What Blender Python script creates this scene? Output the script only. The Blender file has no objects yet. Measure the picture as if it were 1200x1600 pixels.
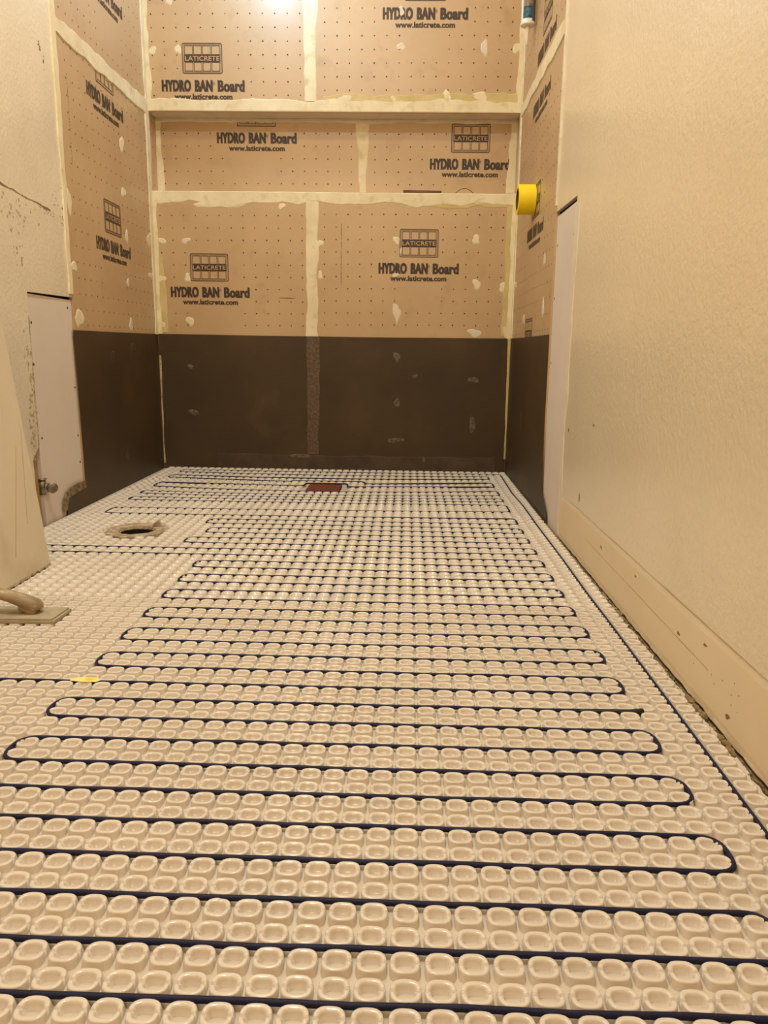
import bpy, bmesh, math, random
import numpy as np
from mathutils import Vector, Matrix
random.seed(7)
RNG = np.random.RandomState(5)
scene = bpy.context.scene
COL = scene.collection

# ---------------------------------------------------------------- camera
H, YAW, PITCH, ROLL, F = 0.53231, -0.02234, 0.20688, -0.01276, 1200.98
cy, sy = math.cos(YAW), math.sin(YAW)
cp, sp = math.cos(PITCH), math.sin(PITCH)
cr, sr = math.cos(ROLL), math.sin(ROLL)
right0 = Vector((cy, -sy, 0)); fwd0 = Vector((sy, cy, 0)); up0 = Vector((0, 0, 1))
dvec = cp * fwd0 - sp * up0
uvec = sp * fwd0 + cp * up0
avec = cr * right0 - sr * uvec
bvec = sr * right0 + cr * uvec
cam_d = bpy.data.cameras.new('camera')
cam = bpy.data.objects.new('camera', cam_d); COL.objects.link(cam)
cam.matrix_world = Matrix(((avec.x, bvec.x, -dvec.x, 0), (avec.y, bvec.y, -dvec.y, 0),
                           (avec.z, bvec.z, -dvec.z, H), (0, 0, 0, 1)))
cam_d.sensor_fit = 'VERTICAL'; cam_d.sensor_height = 36.0; cam_d.sensor_width = 27.0
cam_d.lens = 36.0 * F / 1600.0
cam_d.clip_start = 0.02
scene.camera = cam

# ---------------------------------------------------------------- world, lights, exposure
w = bpy.data.worlds.new('world'); scene.world = w; w.use_nodes = True
w.node_tree.nodes['Background'].inputs[0].default_value = (1.0, 0.72, 0.42, 1)
w.node_tree.nodes['Background'].inputs[1].default_value = 0.05

def area(name, loc, size, power, color, rot=(0, 0, 0), sy_=None):
    l = bpy.data.lights.new(name, 'AREA'); l.shape = 'DISK' if sy_ is None else 'RECTANGLE'
    l.size = size; l.energy = power; l.color = color
    if sy_: l.size_y = sy_
    o = bpy.data.objects.new(name, l); o.location = loc; o.rotation_euler = rot
    COL.objects.link(o); return o

area('room_light', (-0.38, 1.20, 2.70), 0.26, 23.0, (0.87, 0.98, 1.0))
area('room_light', (-0.38, 2.00, 2.70), 0.26, 10.0, (1.0, 0.85, 0.55))
area('shower_light', (-0.45, 3.00, 2.70), 0.20, 6.5, (1.0, 0.92, 0.62))
area('added_fill_light', (-0.35, -0.75, 1.95), 0.60, 14.0, (1.0, 0.68, 0.36), rot=(math.radians(82), 0, 0), sy_=0.15)  # added fill from behind the camera, no known lamp there
bl = bpy.data.lights.new('added_bulb_light', 'POINT'); bl.energy = 8.5; bl.color = (.25, .56, 1.0); bl.shadow_soft_size = .04  # added point light for the cool glow on the upper walls
blo = bpy.data.objects.new('added_bulb_light', bl); blo.location = (-0.58, 3.14, 2.10); COL.objects.link(blo)
vs = scene.view_settings
vs.view_transform = 'Standard'; vs.look = 'None'; vs.gamma = 1.0; vs.use_curve_mapping = False
vs.exposure = 0.10

# ---------------------------------------------------------------- materials
def S(r, g, b):
    f = lambda c: (c / 255 / 12.92) if c / 255 <= .04045 else ((c / 255 + .055) / 1.055) ** 2.4
    return (f(r), f(g), f(b), 1)

def mat(name, c1, c2=None, rough=0.6, scale=6.0, bump=0.0, bscale=60.0, spec=0.4, detail=6.0, lo=.35, hi=.65, stretch=(1, 1, 1),
        c3=None, s3=40.0, t3=(.6, .72), vor=False, coat=0.0, bdist=.002, crough=.42):
    m = bpy.data.materials.new(name); m.use_nodes = True
    nt = m.node_tree; N = nt.nodes; Lk = nt.links
    b = N['Principled BSDF']
    b.inputs['Roughness'].default_value = rough
    b.inputs['Specular IOR Level'].default_value = spec
    b.inputs['Coat Weight'].default_value = coat; b.inputs['Coat Roughness'].default_value = crough
    tc = N.new('ShaderNodeTexCoord'); mp = N.new('ShaderNodeMapping')
    mp.inputs['Scale'].default_value = stretch
    geo = N.new('ShaderNodeNewGeometry')
    Lk.new(geo.outputs['Position'], mp.inputs[0])
    if c2 is not None:
        n = N.new('ShaderNodeTexNoise'); n.inputs['Scale'].default_value = scale; n.inputs['Detail'].default_value = detail
        n.inputs['Roughness'].default_value = .6
        Lk.new(mp.outputs[0], n.inputs['Vector'])
        r = N.new('ShaderNodeValToRGB'); r.color_ramp.elements[0].position = lo; r.color_ramp.elements[1].position = hi
        r.color_ramp.elements[0].color = c1; r.color_ramp.elements[1].color = c2
        Lk.new(n.outputs[0], r.inputs[0]); out = r.outputs[0]
        if c3 is not None:
            n3 = N.new('ShaderNodeTexNoise'); n3.inputs['Scale'].default_value = s3; n3.inputs['Detail'].default_value = 8
            Lk.new(mp.outputs[0], n3.inputs['Vector'])
            r3 = N.new('ShaderNodeValToRGB'); r3.color_ramp.elements[0].position = t3[0]; r3.color_ramp.elements[1].position = t3[1]
            r3.color_ramp.elements[0].color = (0, 0, 0, 1); r3.color_ramp.elements[1].color = (1, 1, 1, 1)
            Lk.new(n3.outputs[0], r3.inputs[0])
            mx = N.new('ShaderNodeMixRGB'); Lk.new(r3.outputs[0], mx.inputs[0]); Lk.new(out, mx.inputs[1])
            mx.inputs[2].default_value = c3; out = mx.outputs[0]
        Lk.new(out, b.inputs['Base Color'])
    else:
        b.inputs['Base Color'].default_value = c1
    if bump > 0:
        if vor:
            nb = N.new('ShaderNodeTexVoronoi'); nb.inputs['Scale'].default_value = bscale
            nb.feature = 'SMOOTH_F1'
        else:
            nb = N.new('ShaderNodeTexNoise'); nb.inputs['Scale'].default_value = bscale; nb.inputs['Detail'].default_value = 3
        Lk.new(mp.outputs[0], nb.inputs['Vector'])
        bp = N.new('ShaderNodeBump'); bp.inputs['Strength'].default_value = bump; bp.inputs['Distance'].default_value = bdist
        Lk.new(nb.outputs[0], bp.inputs['Height']); Lk.new(bp.outputs[0], b.inputs['Normal'])
    return m

M = {}
M['paint'] = mat('painted_drywall', S(222, 204, 173), S(231, 214, 184), rough=.30, scale=2.2, bump=.5, bscale=95, spec=.5, lo=.3, hi=.7, bdist=.0028, coat=.4, crough=.24)
M['paint_left'] = mat('old_painted_drywall', S(221, 207, 183), S(230, 217, 194), rough=.32, scale=3.5, bump=.5, bscale=95, spec=.5, bdist=.0028, coat=.4, crough=.16)
M['ceiling'] = mat('ceiling_paint', S(225, 218, 205), rough=.8)
M['board'] = mat('tan_backer_board', S(187, 154, 113), S(197, 165, 124), rough=.42, scale=3.0, spec=.6, coat=.35, c3=S(177, 144, 106), s3=14, t3=(.58, .85), bump=.08, bscale=260)
M['dot'] = mat('punched_dot', S(84, 60, 42), rough=.9)
M['ink'] = mat('black_ink', S(56, 40, 30), S(84, 63, 48), rough=.5, spec=.4, coat=.1, scale=120, lo=.4, hi=.75)
M['ink_faint'] = mat('faint_ink', S(128, 106, 88), rough=.7)
M['reverse'] = mat('reversed_letter', S(196, 158, 116), rough=.6)
M['mud'] = mat('cream_joint_compound', S(222, 205, 168), S(236, 222, 188), rough=.6, scale=9, bump=.35, bscale=50, spec=.3, c3=S(206, 190, 146), s3=22, t3=(.55, .75))
M['mud_yellow'] = mat('yellowed_compound', S(196, 172, 112), S(210, 190, 135), rough=.6, scale=14)
M['mud_pale'] = mat('pale_compound', S(216, 200, 176), S(226, 212, 190), rough=.6, scale=20)
M['membrane'] = mat('black_membrane', S(66, 51, 34), S(80, 62, 40), rough=.5, scale=3, spec=.3, bump=.12, bscale=40, lo=.3, hi=.7, c3=S(92, 69, 43), s3=5, t3=(.58, .85))
M['membrane_band'] = mat('brown_membrane_tape', S(84, 66, 50), S(112, 90, 68), rough=.6, scale=90, lo=.42, hi=.62, bump=.2, bscale=200)
M['membrane_low'] = mat('brown_membrane_foot', S(70, 54, 40), S(88, 69, 50), rough=.6, scale=11, lo=.4, hi=.65)
M['membrane_dab'] = mat('grey_smear', S(116, 100, 82), S(78, 64, 52), rough=.6, scale=70, lo=.4, hi=.6)
M['mat'] = mat('cream_plastic', S(214, 202, 187), S(223, 211, 196), rough=.19, scale=5, spec=.5)
M['matbase'] = mat('cream_plastic_base', S(206, 192, 172), S(215, 202, 182), rough=.4, scale=8, spec=.4)
M['cable'] = mat('navy_cable', S(22, 22, 52), rough=.55, spec=.25)
M['sleeve'] = mat('black_sleeve', S(20, 18, 20), rough=.4)
M['dry'] = mat('new_drywall', S(214, 198, 184), S(222, 207, 193), rough=.75, scale=2.5)
M['gap'] = mat('dark_gap', S(60, 44, 32), S(38, 28, 20), rough=.9, scale=30)
M['wood'] = mat('stud_timber', S(150, 118, 76), S(176, 142, 96), rough=.8, scale=14, stretch=(1, 1, .15))
M['slab'] = mat('concrete', S(104, 86, 66), S(134, 114, 88), rough=.9, scale=12, bump=.4, bscale=80)
M['stain'] = mat('plaster_scar', S(168, 146, 108), S(200, 178, 140), rough=.85, scale=35, bump=.5, bscale=90, c3=S(132, 108, 78), s3=60, t3=(.58, .7))
M['lip'] = mat('torn_membrane_lip', S(104, 86, 56), S(150, 130, 94), rough=.9, scale=70, lo=.4, hi=.6)
M['scratch'] = mat('dark_scratch', S(132, 106, 74), rough=.9)
M['strip'] = mat('unpainted_paper', S(221, 199, 164), S(229, 208, 175), rough=.6, scale=3)
M['paintline'] = mat('paint_edge', S(186, 158, 118), rough=.8)
M['crumb'] = mat('crumb', S(110, 90, 58), S(160, 136, 96), rough=.9, scale=90)
M['yellow'] = mat('yellow_tape', S(248, 214, 20), S(252, 224, 44), rough=.5, scale=30, spec=.3)
M['core'] = mat('card_core', S(96, 66, 44), rough=.8)
M['white'] = mat('white_plastic', S(230, 228, 222), rough=.35)
M['tubegrey'] = mat('grey_label', S(92, 90, 96), rough=.45)
M['tubeblue'] = mat('teal_label', S(28, 66, 92), S(58, 110, 128), rough=.45, scale=80, lo=.45, hi=.55)
M['tubetan'] = mat('tan_label', S(160, 134, 110), S(112, 96, 86), rough=.45, scale=120)
M['clear'] = mat('milky_nozzle', S(226, 208, 184), rough=.3)
M['chrome'] = mat('dull_metal', S(170, 158, 140), S(110, 98, 82), rough=.32, scale=60)
M['chrome'].node_tree.nodes['Principled BSDF'].inputs['Metallic'].default_value = .75
M['float'] = mat('dusty_rubber', S(158, 144, 118), S(182, 167, 140), rough=.8, scale=30, bump=.2, bscale=120)
M['handle'] = mat('worn_handle', S(172, 152, 118), S(134, 114, 84), rough=.55, scale=22, lo=.35, hi=.65, c3=S(200, 180, 146), s3=60, t3=(.58, .7), stretch=(.5, 1, 1))
M['flange'] = mat('dusty_flange', S(196, 178, 150), S(142, 122, 96), rough=.7, scale=60, lo=.35, hi=.62)
M['drainhole'] = mat('shaded_drain_bore', S(14, 11, 9), S(34, 26, 20), rough=.9, scale=70)  # near-black colour puts the deep hole's shade into the bore
M['red'] = mat('red_brown_fill', S(126, 62, 48), S(98, 44, 34), rough=.85, scale=90, bump=.4, bscale=180, lo=.4, hi=.6)
M['stick'] = mat('dark_wood_stick', S(120, 78, 58), S(96, 60, 44), rough=.5, scale=40)
M['leanboard'] = mat('dusty_white_panel', S(206, 190, 164), S(218, 203, 178), rough=.5, scale=2.2, c3=S(190, 170, 140), s3=5, t3=(.6, .8))
M['edge'] = mat('crumbly_gypsum', S(150, 130, 100), S(205, 188, 160), rough=.95, scale=120, lo=.4, hi=.6, bump=.6, bscale=200)
M['cream_tape'] = mat('pale_yellow_tape', S(236, 226, 150), S(226, 206, 40), rough=.5, scale=45, lo=.5, hi=.62)

# ---------------------------------------------------------------- object helpers
def link(name, me, parent=None, mats=()):
    """recentre the mesh on its own base and link it"""
    n = len(me.vertices)
    co = np.empty(n * 3, dtype=np.float64); me.vertices.foreach_get('co', co); co = co.reshape(-1, 3)
    org = np.array([(co[:, 0].min() + co[:, 0].max()) / 2, (co[:, 1].min() + co[:, 1].max()) / 2, co[:, 2].min()])
    co -= org; me.vertices.foreach_set('co', co.ravel()); me.update()
    for m in mats: me.materials.append(m)
    o = bpy.data.objects.new(name, me); COL.objects.link(o)
    if parent is not None:
        o.parent = parent
        o.location = Vector(org) - world_loc(parent)
    else:
        o.location = org
    return o

def world_loc(o):
    v = Vector(o.location)
    while o.parent is not None:
        o = o.parent; v += o.location
    return v

def empty(name, loc, label, cat, group=None):
    o = bpy.data.objects.new(name, None); COL.objects.link(o); o.location = loc
    o.empty_display_size = .05
    return tag(o, label, cat, group)

def tag(o, label, cat, group=None, kind=None):
    o['label'] = label; o['category'] = cat
    if group: o['group'] = group
    if kind: o['kind'] = kind
    return o

def struct(o):
    o['kind'] = 'structure'; return o

class MB:
    def __init__(s): s.bm = bmesh.new(); s.smooth = False
    def box(s, lo, hi, mi=0):
        x0, y0, z0 = lo; x1, y1, z1 = hi
        v = [s.bm.verts.new(p) for p in ((x0, y0, z0), (x1, y0, z0), (x1, y1, z0), (x0, y1, z0), (x0, y0, z1), (x1, y0, z1), (x1, y1, z1), (x0, y1, z1))]
        for f in ((0, 3, 2, 1), (4, 5, 6, 7), (0, 1, 5, 4), (1, 2, 6, 5), (2, 3, 7, 6), (3, 0, 4, 7)):
            fc = s.bm.faces.new([v[i] for i in f]); fc.material_index = mi
        return v
    def prism(s, pts, fn, h0, h1, mi=0):
        """pts: 2-D outline; fn(a,b,h) -> world"""
        a = [s.bm.verts.new(fn(p[0], p[1], h0)) for p in pts]
        b = [s.bm.verts.new(fn(p[0], p[1], h1)) for p in pts]
        n = len(pts); fs = []
        fs.append(s.bm.faces.new(a)); fs.append(s.bm.faces.new(b[::-1]))
        for i in range(n):
            fs.append(s.bm.faces.new((a[i], b[i], b[(i + 1) % n], a[(i + 1) % n])))
        for f in fs: f.material_index = mi
    def tube(s, pts, r, seg=10, cap=True, mi=0, smooth=True):
        P_ = [Vector(p) for p in pts]; n = len(P_)
        rr = r if isinstance(r, (list, tuple)) else [r] * n
        rings = []; up = None
        for i in range(n):
            t = (P_[min(i + 1, n - 1)] - P_[max(i - 1, 0)])
            if t.length < 1e-9: t = Vector((0, 0, 1))
            t.normalize()
            if up is None:
                up = Vector((0, 0, 1)) if abs(t.z) < .9 else Vector((1, 0, 0))
            x = t.cross(up)
            if x.length < 1e-4: x = t.cross(Vector((0, 1, 0)))
            x.normalize(); y = x.cross(t).normalized(); up = y
            ra = rr[i] if isinstance(rr[i], (list, tuple)) else (rr[i], rr[i])
            rings.append([s.bm.verts.new(P_[i] + x * math.cos(2 * math.pi * k / seg) * ra[0] + y * math.sin(2 * math.pi * k / seg) * ra[1]) for k in range(seg)])
        for i in range(n - 1):
            for k in range(seg):
                f = s.bm.faces.new((rings[i][k], rings[i][(k + 1) % seg], rings[i + 1][(k + 1) % seg], rings[i + 1][k]))
                f.material_index = mi; f.smooth = smooth
        if cap:
            for rg in (rings[0][::-1], rings[-1]):
                f = s.bm.faces.new(rg); f.material_index = mi
        return rings
    def lathe(s, c, axis, prof, seg=24, mi=0):
        """prof: (along axis, radius)"""
        ax = Vector(axis).normalized(); c = Vector(c)
        x = ax.orthogonal().normalized(); y = ax.cross(x)
        rings = []
        for d, r in prof:
            rings.append([s.bm.verts.new(c + ax * d + (x * math.cos(2 * math.pi * k / seg) + y * math.sin(2 * math.pi * k / seg)) * max(r, 1e-5)) for k in range(seg)])
        for i in range(len(prof) - 1):
            for k in range(seg):
                f = s.bm.faces.new((rings[i][k], rings[i][(k + 1) % seg], rings[i + 1][(k + 1) % seg], rings[i + 1][k])); f.material_index = mi
                f.smooth = True
        f = s.bm.faces.new(rings[0][::-1]); f.material_index = mi
        f = s.bm.faces.new(rings[-1]); f.material_index = mi
    def build(s, name, mats, parent=None, bevel=0):
        bmesh.ops.recalc_face_normals(s.bm, faces=s.bm.faces)
        if bevel:
            bmesh.ops.bevel(s.bm, geom=list(s.bm.edges), offset=bevel, segments=2, profile=.6, affect='EDGES')
        me = bpy.data.meshes.new(name); s.bm.to_mesh(me); s.bm.free()
        if not isinstance(mats, (list, tuple)): mats = (mats,)
        return link(name, me, parent, mats)

# ---------------------------------------------------------------- the room's planes
XL, XR, YB = -1.0863, 0.4690, 3.4580
NB = YB + 0.10            # back of the recess
ZN0, ZN1 = 1.187, 1.4995  # recess
ZC = 2.74
ZF = -0.0085               # slab
def PB(a, b, h): return (a, YB - h, b)
def PN(a, b, h): return (a, NB - h, b)
def PL(a, b, h): return (XL + h, a, b)
def PR(a, b, h): return (XR - h, -a, b)   # a = -Y, so it reads left to right

def wob(n, amp, rough=.5):
    """smooth random wobble of n samples"""
    x = RNG.randn(n + 16); k = np.array([1, 2, 4, 6, 7, 6, 4, 2, 1.]); k /= k.sum()
    y = np.convolve(x, k, 'same')[8:-8]
    return amp * (y * 1.9 + rough * RNG.randn(n) * .28)

_rc = [0]
def ribbon(fn, p0, p1, w0, w1, ragA, ragB, name, m, parent=None, h=.0016, n=None, base=.0):
    _rc[0] += 1; h = h + .00003 * (_rc[0] % 23)
    """strip from p0 to p1 with ragged sides A (left of travel) and B"""
    p0 = np.array(p0, float); p1 = np.array(p1, float); d = p1 - p0; Ln = np.hypot(*d); d /= Ln
    nn = n or max(8, int(Ln / .012)); nr = np.array([-d[1], d[0]])
    t = np.linspace(0, 1, nn); wd = (w0 + (w1 - w0) * t) / 2
    A = p0 + np.outer(t * Ln, d) + nr * (wd + wob(nn, ragA))[:, None]
    B = p0 + np.outer(t * Ln, d) - nr * (wd + wob(nn, ragB))[:, None]
    bm = bmesh.new()
    va = [bm.verts.new(fn(a[0], a[1], base)) for a in A]; vb = [bm.verts.new(fn(a[0], a[1], base)) for a in B]
    C_ = (A + B) / 2; k = .12
    ia = A + (C_ - A) * k; ib = B + (C_ - B) * k
    ha = [bm.verts.new(fn(a[0], a[1], base + h)) for a in ia]; hb = [bm.verts.new(fn(a[0], a[1], base + h)) for a in ib]
    for i in range(nn - 1):
        for q in ((va[i], va[i + 1], ha[i + 1], ha[i]), (ha[i], ha[i + 1], hb[i + 1], hb[i]), (hb[i], hb[i + 1], vb[i + 1], vb[i])):
            bm.faces.new(q)
    bm.faces.new((va[0], ha[0], hb[0], vb[0])); bm.faces.new((va[-1], vb[-1], hb[-1], ha[-1]))
    bmesh.ops.recalc_face_normals(bm, faces=bm.faces)
    me = bpy.data.meshes.new(name); bm.to_mesh(me); bm.free()
    return link(name, me, parent, (m,))

def dab(fn, a, b, wd, ht, name, m, parent, base=.0, h=.0012, tip=0.0, n=14):
    _rc[0] += 1; h = h + .00003 * (_rc[0] % 23)
    bm = bmesh.new(); ph = random.random() * 6
    out = []; inn = []
    for i in range(n):
        t = 2 * math.pi * i / n
        r = 1 + .22 * math.sin(2 * t + ph) + .16 * math.sin(3 * t + 2 * ph) + random.uniform(-.1, .1)
        x = math.cos(t) * wd / 2 * r; y = math.sin(t) * ht / 2 * r
        if y < 0: x *= (1 - tip * min(1, -y / (ht / 2)))
        out.append(bm.verts.new(fn(a + x, b + y, base))); inn.append(bm.verts.new(fn(a + x * .75, b + y * .75, base + h)))
    bm.faces.new(inn)
    for i in range(n): bm.faces.new((out[i], out[(i + 1) % n], inn[(i + 1) % n], inn[i]))
    bmesh.ops.recalc_face_normals(bm, faces=bm.faces)
    me = bpy.data.meshes.new(name); bm.to_mesh(me); bm.free()
    return link(name, me, parent, (m,))

# lettering ------------------------------------------------------
_cache = {}
def text_geo(s, bold):
    key = (s, bold)
    if key in _cache: return _cache[key]
    cu = bpy.data.curves.new('t', 'FONT'); cu.body = s; cu.size = 1; cu.offset = bold; cu.resolution_u = 3
    cu.space_character = 1.0 + bold * 1.5
    o = bpy.data.objects.new('t', cu); COL.objects.link(o)
    dg = bpy.context.evaluated_depsgraph_get(); dg.update()
    me = o.evaluated_get(dg).to_mesh()
    co = np.array([v.co[:2] for v in me.vertices]); fc = [list(p.vertices) for p in me.polygons]
    o.evaluated_get(dg).to_mesh_clear()
    bpy.data.objects.remove(o); bpy.data.curves.remove(cu)
    co[:, 0] -= co[:, 0].min()
    _cache[key] = (co, fc); return _cache[key]

def add_text(bm, s, fn, a0, b0, width, cap, h, bold=.02, capref=.72, fat=0, mi=0):
    co, fc = text_geo(s, bold)
    sx = width / co[:, 0].max(); sy2 = cap / capref
    for q, dx in enumerate((-fat, fat) if fat else (0,)):
        vs_ = [bm.verts.new(fn(a0 + dx + c[0] * sx, b0 + c[1] * sy2, h + q * .0001)) for c in co]
        for f in fc:
            try: bm.faces.new([vs_[i] for i in f]).material_index = mi
            except ValueError: pass

def add_rect(bm, fn, a0, b0, a1, b1, h, mi=0):
    f = bm.faces.new([bm.verts.new(fn(*p, h)) for p in ((a0, b0), (a1, b0), (a1, b1), (a0, b1))]); f.material_index = mi

def add_frame(bm, fn, a0, b0, a1, b1, t, h, clip=None):
    for r in ((a0, b0, a1, b0 + t), (a0, b1 - t, a1, b1), (a0, b0, a0 + t, b1), (a1 - t, b0, a1, b1)):
        r = list(r)
        if clip:
            if r[1] >= clip[1] or r[3] <= clip[0]: continue
            r[1] = max(r[1], clip[0]); r[3] = min(r[3], clip[1])
        add_rect(bm, fn, *r, h)

def rrframe(bm, fn, a0, b0, a1, b1, t, rad, h, clip=None):
    if clip:
        add_frame(bm, fn, a0, b0, a1, b1, t, h, clip); return
    def outl(o, r):
        pts = []
        for (cx_, cz_, s0) in ((a1 - o - r, b1 - o - r, 0), (a0 + o + r, b1 - o - r, 90), (a0 + o + r, b0 + o + r, 180), (a1 - o - r, b0 + o + r, 270)):
            for k in range(5):
                t_ = math.radians(s0 + k * 22.5); pts.append((cx_ + r * math.cos(t_), cz_ + r * math.sin(t_)))
        return pts
    A = [bm.verts.new(fn(*p, h)) for p in outl(0, rad)]; B = [bm.verts.new(fn(*p, h)) for p in outl(t, max(rad - t, .001))]
    n = len(A)
    for i in range(n): bm.faces.new((A[i], A[(i + 1) % n], B[(i + 1) % n], B[i]))

def print_block(fn, cx, zb, parent, logo=True, words=True, url=True, clip=None, h=.0008):
    """the printed block of a backer board: emblem, product line, address"""
    if logo:
        bm = bmesh.new(); w2, z0, z1 = .083, zb + .066, zb + .181
        rrframe(bm, fn, cx - w2, z0, cx + w2, z1, .0032, .007, h, clip)
        rrframe(bm, fn, cx - w2 + .0065, z0 + .006, cx + w2 - .0065, z1 - .006, .0012, .003, h, clip) if not clip else None
        cw = (2 * w2 - .018) / 4
        for row in (0, 1):
            bz0 = z0 + .009 if row == 0 else z1 - .009 - .035
            for k in range(4):
                a0 = cx - w2 + .009 + k * cw + .0015
                add_frame(bm, fn, a0, bz0, a0 + cw - .003, bz0 + .035, .0022, h, clip)
        band = (z0 + .0455, z1 - .0455)
        if not clip or band[1] < clip[1]:
            add_rect(bm, fn, cx - w2 + .009, band[0] - .0015, cx + w2 - .009, band[1] + .0015, h)
        me = bpy.data.meshes.new('logo'); bm.to_mesh(me); bm.free()
        lg = link('logo', me, parent, (M['ink'],))
        if not clip or band[1] < clip[1]:
            bm = bmesh.new(); add_text(bm, 'LATICRETE', fn, cx - .071, band[0] + .0035, .142, .0175, h + .0006, bold=.012)
            me = bpy.data.meshes.new('logo_lettering'); bm.to_mesh(me); bm.free(); link('logo_lettering', me, lg, (M['reverse'],))
    if words:
        bm = bmesh.new()
        add_text(bm, 'HYDRO', fn, cx - .171, zb, .120, .042, h, bold=.04, fat=.0015)
        add_text(bm, 'BAN', fn, cx - .033, zb, .072, .042, h, bold=.04, fat=.0015)
        add_text(bm, '\u00ae', fn, cx + .040, zb + .0235, .010, .0115, h, bold=.0)
        add_text(bm, 'Board', fn, cx + .062, zb, .110, .042, h, bold=.035, fat=.0013)
        me = bpy.data.meshes.new('printed_name'); bm.to_mesh(me); bm.free(); link('printed_name', me, parent, (M['ink'],))
    if url:
        bm = bmesh.new()
        add_text(bm, 'www.laticrete.com', fn, cx - .121, zb - .031, .242, .0215, h, bold=.03, fat=.0006)
        me = bpy.data.meshes.new('printed_address'); bm.to_mesh(me); bm.free(); link('printed_address', me, parent, (M['ink'],))

def board(fn, a0, b0, a1, b1, ph, blocks, label, thick=.0125, dots=(None, None), mask=None):
    """backer board: slab plus punched dot grid"""
    mb = MB(); mb.prism([(a0, b0), (a1, b0), (a1, b1), (a0, b1)], fn, -thick, 0)
    bm = mb.bm; sp_ = .0508
    lo, hi = dots
    i0 = math.ceil((a0 + .012 - ph[0]) / sp_); i1 = math.floor((a1 - .012 - ph[0]) / sp_)
    j0 = math.ceil((max(b0, lo if lo is not None else b0) + .01 - ph[1]) / sp_); j1 = math.floor((min(b1, hi if hi is not None else b1) - .01 - ph[1]) / sp_)
    for i in range(i0, i1 + 1):
        for j in range(j0, j1 + 1):
            a = ph[0] + i * sp_; b = ph[1] + j * sp_ + .004 * math.sin(i * .13)
            skip = False
            for (cx, zb) in blocks:
                if abs(a - cx) < .195 and zb - .040 < b < zb + .052: skip = True
                if abs(a - cx) < .10 and zb - .13 < b < zb + .20: skip = True
            if skip or (mask and mask(a, b)): continue
            r = .0031 * random.uniform(.8, 1.1)
            f = bm.faces.new([bm.verts.new(fn(a + r * math.cos(k * math.pi / 4), b + r * math.sin(k * math.pi / 4), .0005)) for k in range(8)])
            f.material_index = 1
    o = mb.build('wall_board', (M['board'], M['dot']))
    return tag(o, label, 'wall board', 'tan backer boards lining the shower')

# ---------------------------------------------------------------- setting
DR = (-.783, 2.205)
mb = MB(); mb.box((XL - .25, -1.3, ZF - .14), (XR + .25, NB + .2, ZF - .09)); bm = mb.bm
vo = [bm.verts.new(p) for p in ((XL - .25, -1.3, ZF), (XR + .25, -1.3, ZF), (XR + .25, NB + .2, ZF), (XL - .25, NB + .2, ZF))]
vh = [bm.verts.new((DR[0] + .054 * math.cos(2 * math.pi * k / 40), DR[1] + .054 * math.sin(2 * math.pi * k / 40), ZF)) for k in range(40)]
vb_ = [bm.verts.new((v.co.x, v.co.y, ZF - .09)) for v in vh]
bmesh.ops.triangle_fill(bm, edges=[bm.edges.new((vo[k], vo[(k + 1) % 4])) for k in range(4)] + [bm.edges.new((vh[k], vh[(k + 1) % 40])) for k in range(40)], use_beauty=True)
for k in range(40): bm.faces.new((vh[k], vh[(k + 1) % 40], vb_[(k + 1) % 40], vb_[k]))
struct(mb.build('floor', M['slab']))
mb = MB(); mb.box((XL - .25, -1.3, ZC), (XR + .25, NB + .2, ZC + .05)); struct(mb.build('ceiling', M['ceiling']))
mb = MB(); mb.box((XL - .25, -1.3, ZF), (XR + .25, -1.2, ZC)); struct(mb.build('wall_front', M['paint']))

def zag(y0, y1, z, amp, n):
    return [(y0 + (y1 - y0) * i / n, z + amp * abs(random.gauss(0, 1))) for i in range(n + 1)]
# left wall with the opening the new drywall fills
pts = [(-1.2, ZF), (2.222, ZF), (2.224, .10), (2.226, .165), (2.222, .200), (2.236, .214), (2.262, .238), (2.266, .40), (2.268, .686), (2.577, .690), (2.577, ZC), (-1.2, ZC)]
mb = MB(); mb.prism(pts, PL, -.014, 0); struct(mb.build('wall_left', M['paint_left']))
# right wall, ragged at the foot
low = zag(-2.250, 1.2, ZF + .0055, .0018, 220)
pts = low + [(1.2, ZC), (-2.548, ZC), (-2.548, .962), (-2.251, .956)]
mb = MB(); mb.prism(pts, PR, -.014, 0); struct(mb.build('wall_right', M['paint']))
# framing behind everything
mb = MB()
mb.box((XL - .14, -1.2, ZF), (XL - .03, NB + .1, ZC)); struct(mb.build('wall_left_backing', M['gap'])).name = 'trim_1'
mb = MB(); mb.box((XR + .03, -1.2, ZF), (XR + .14, NB + .1, ZC)); struct(mb.build('trim_2', M['gap']))
mb = MB(); mb.box((XL - .03, NB + .014, ZF), (XR + .03, NB + .1, ZC)); struct(mb.build('wall_back', M['gap']))

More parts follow.
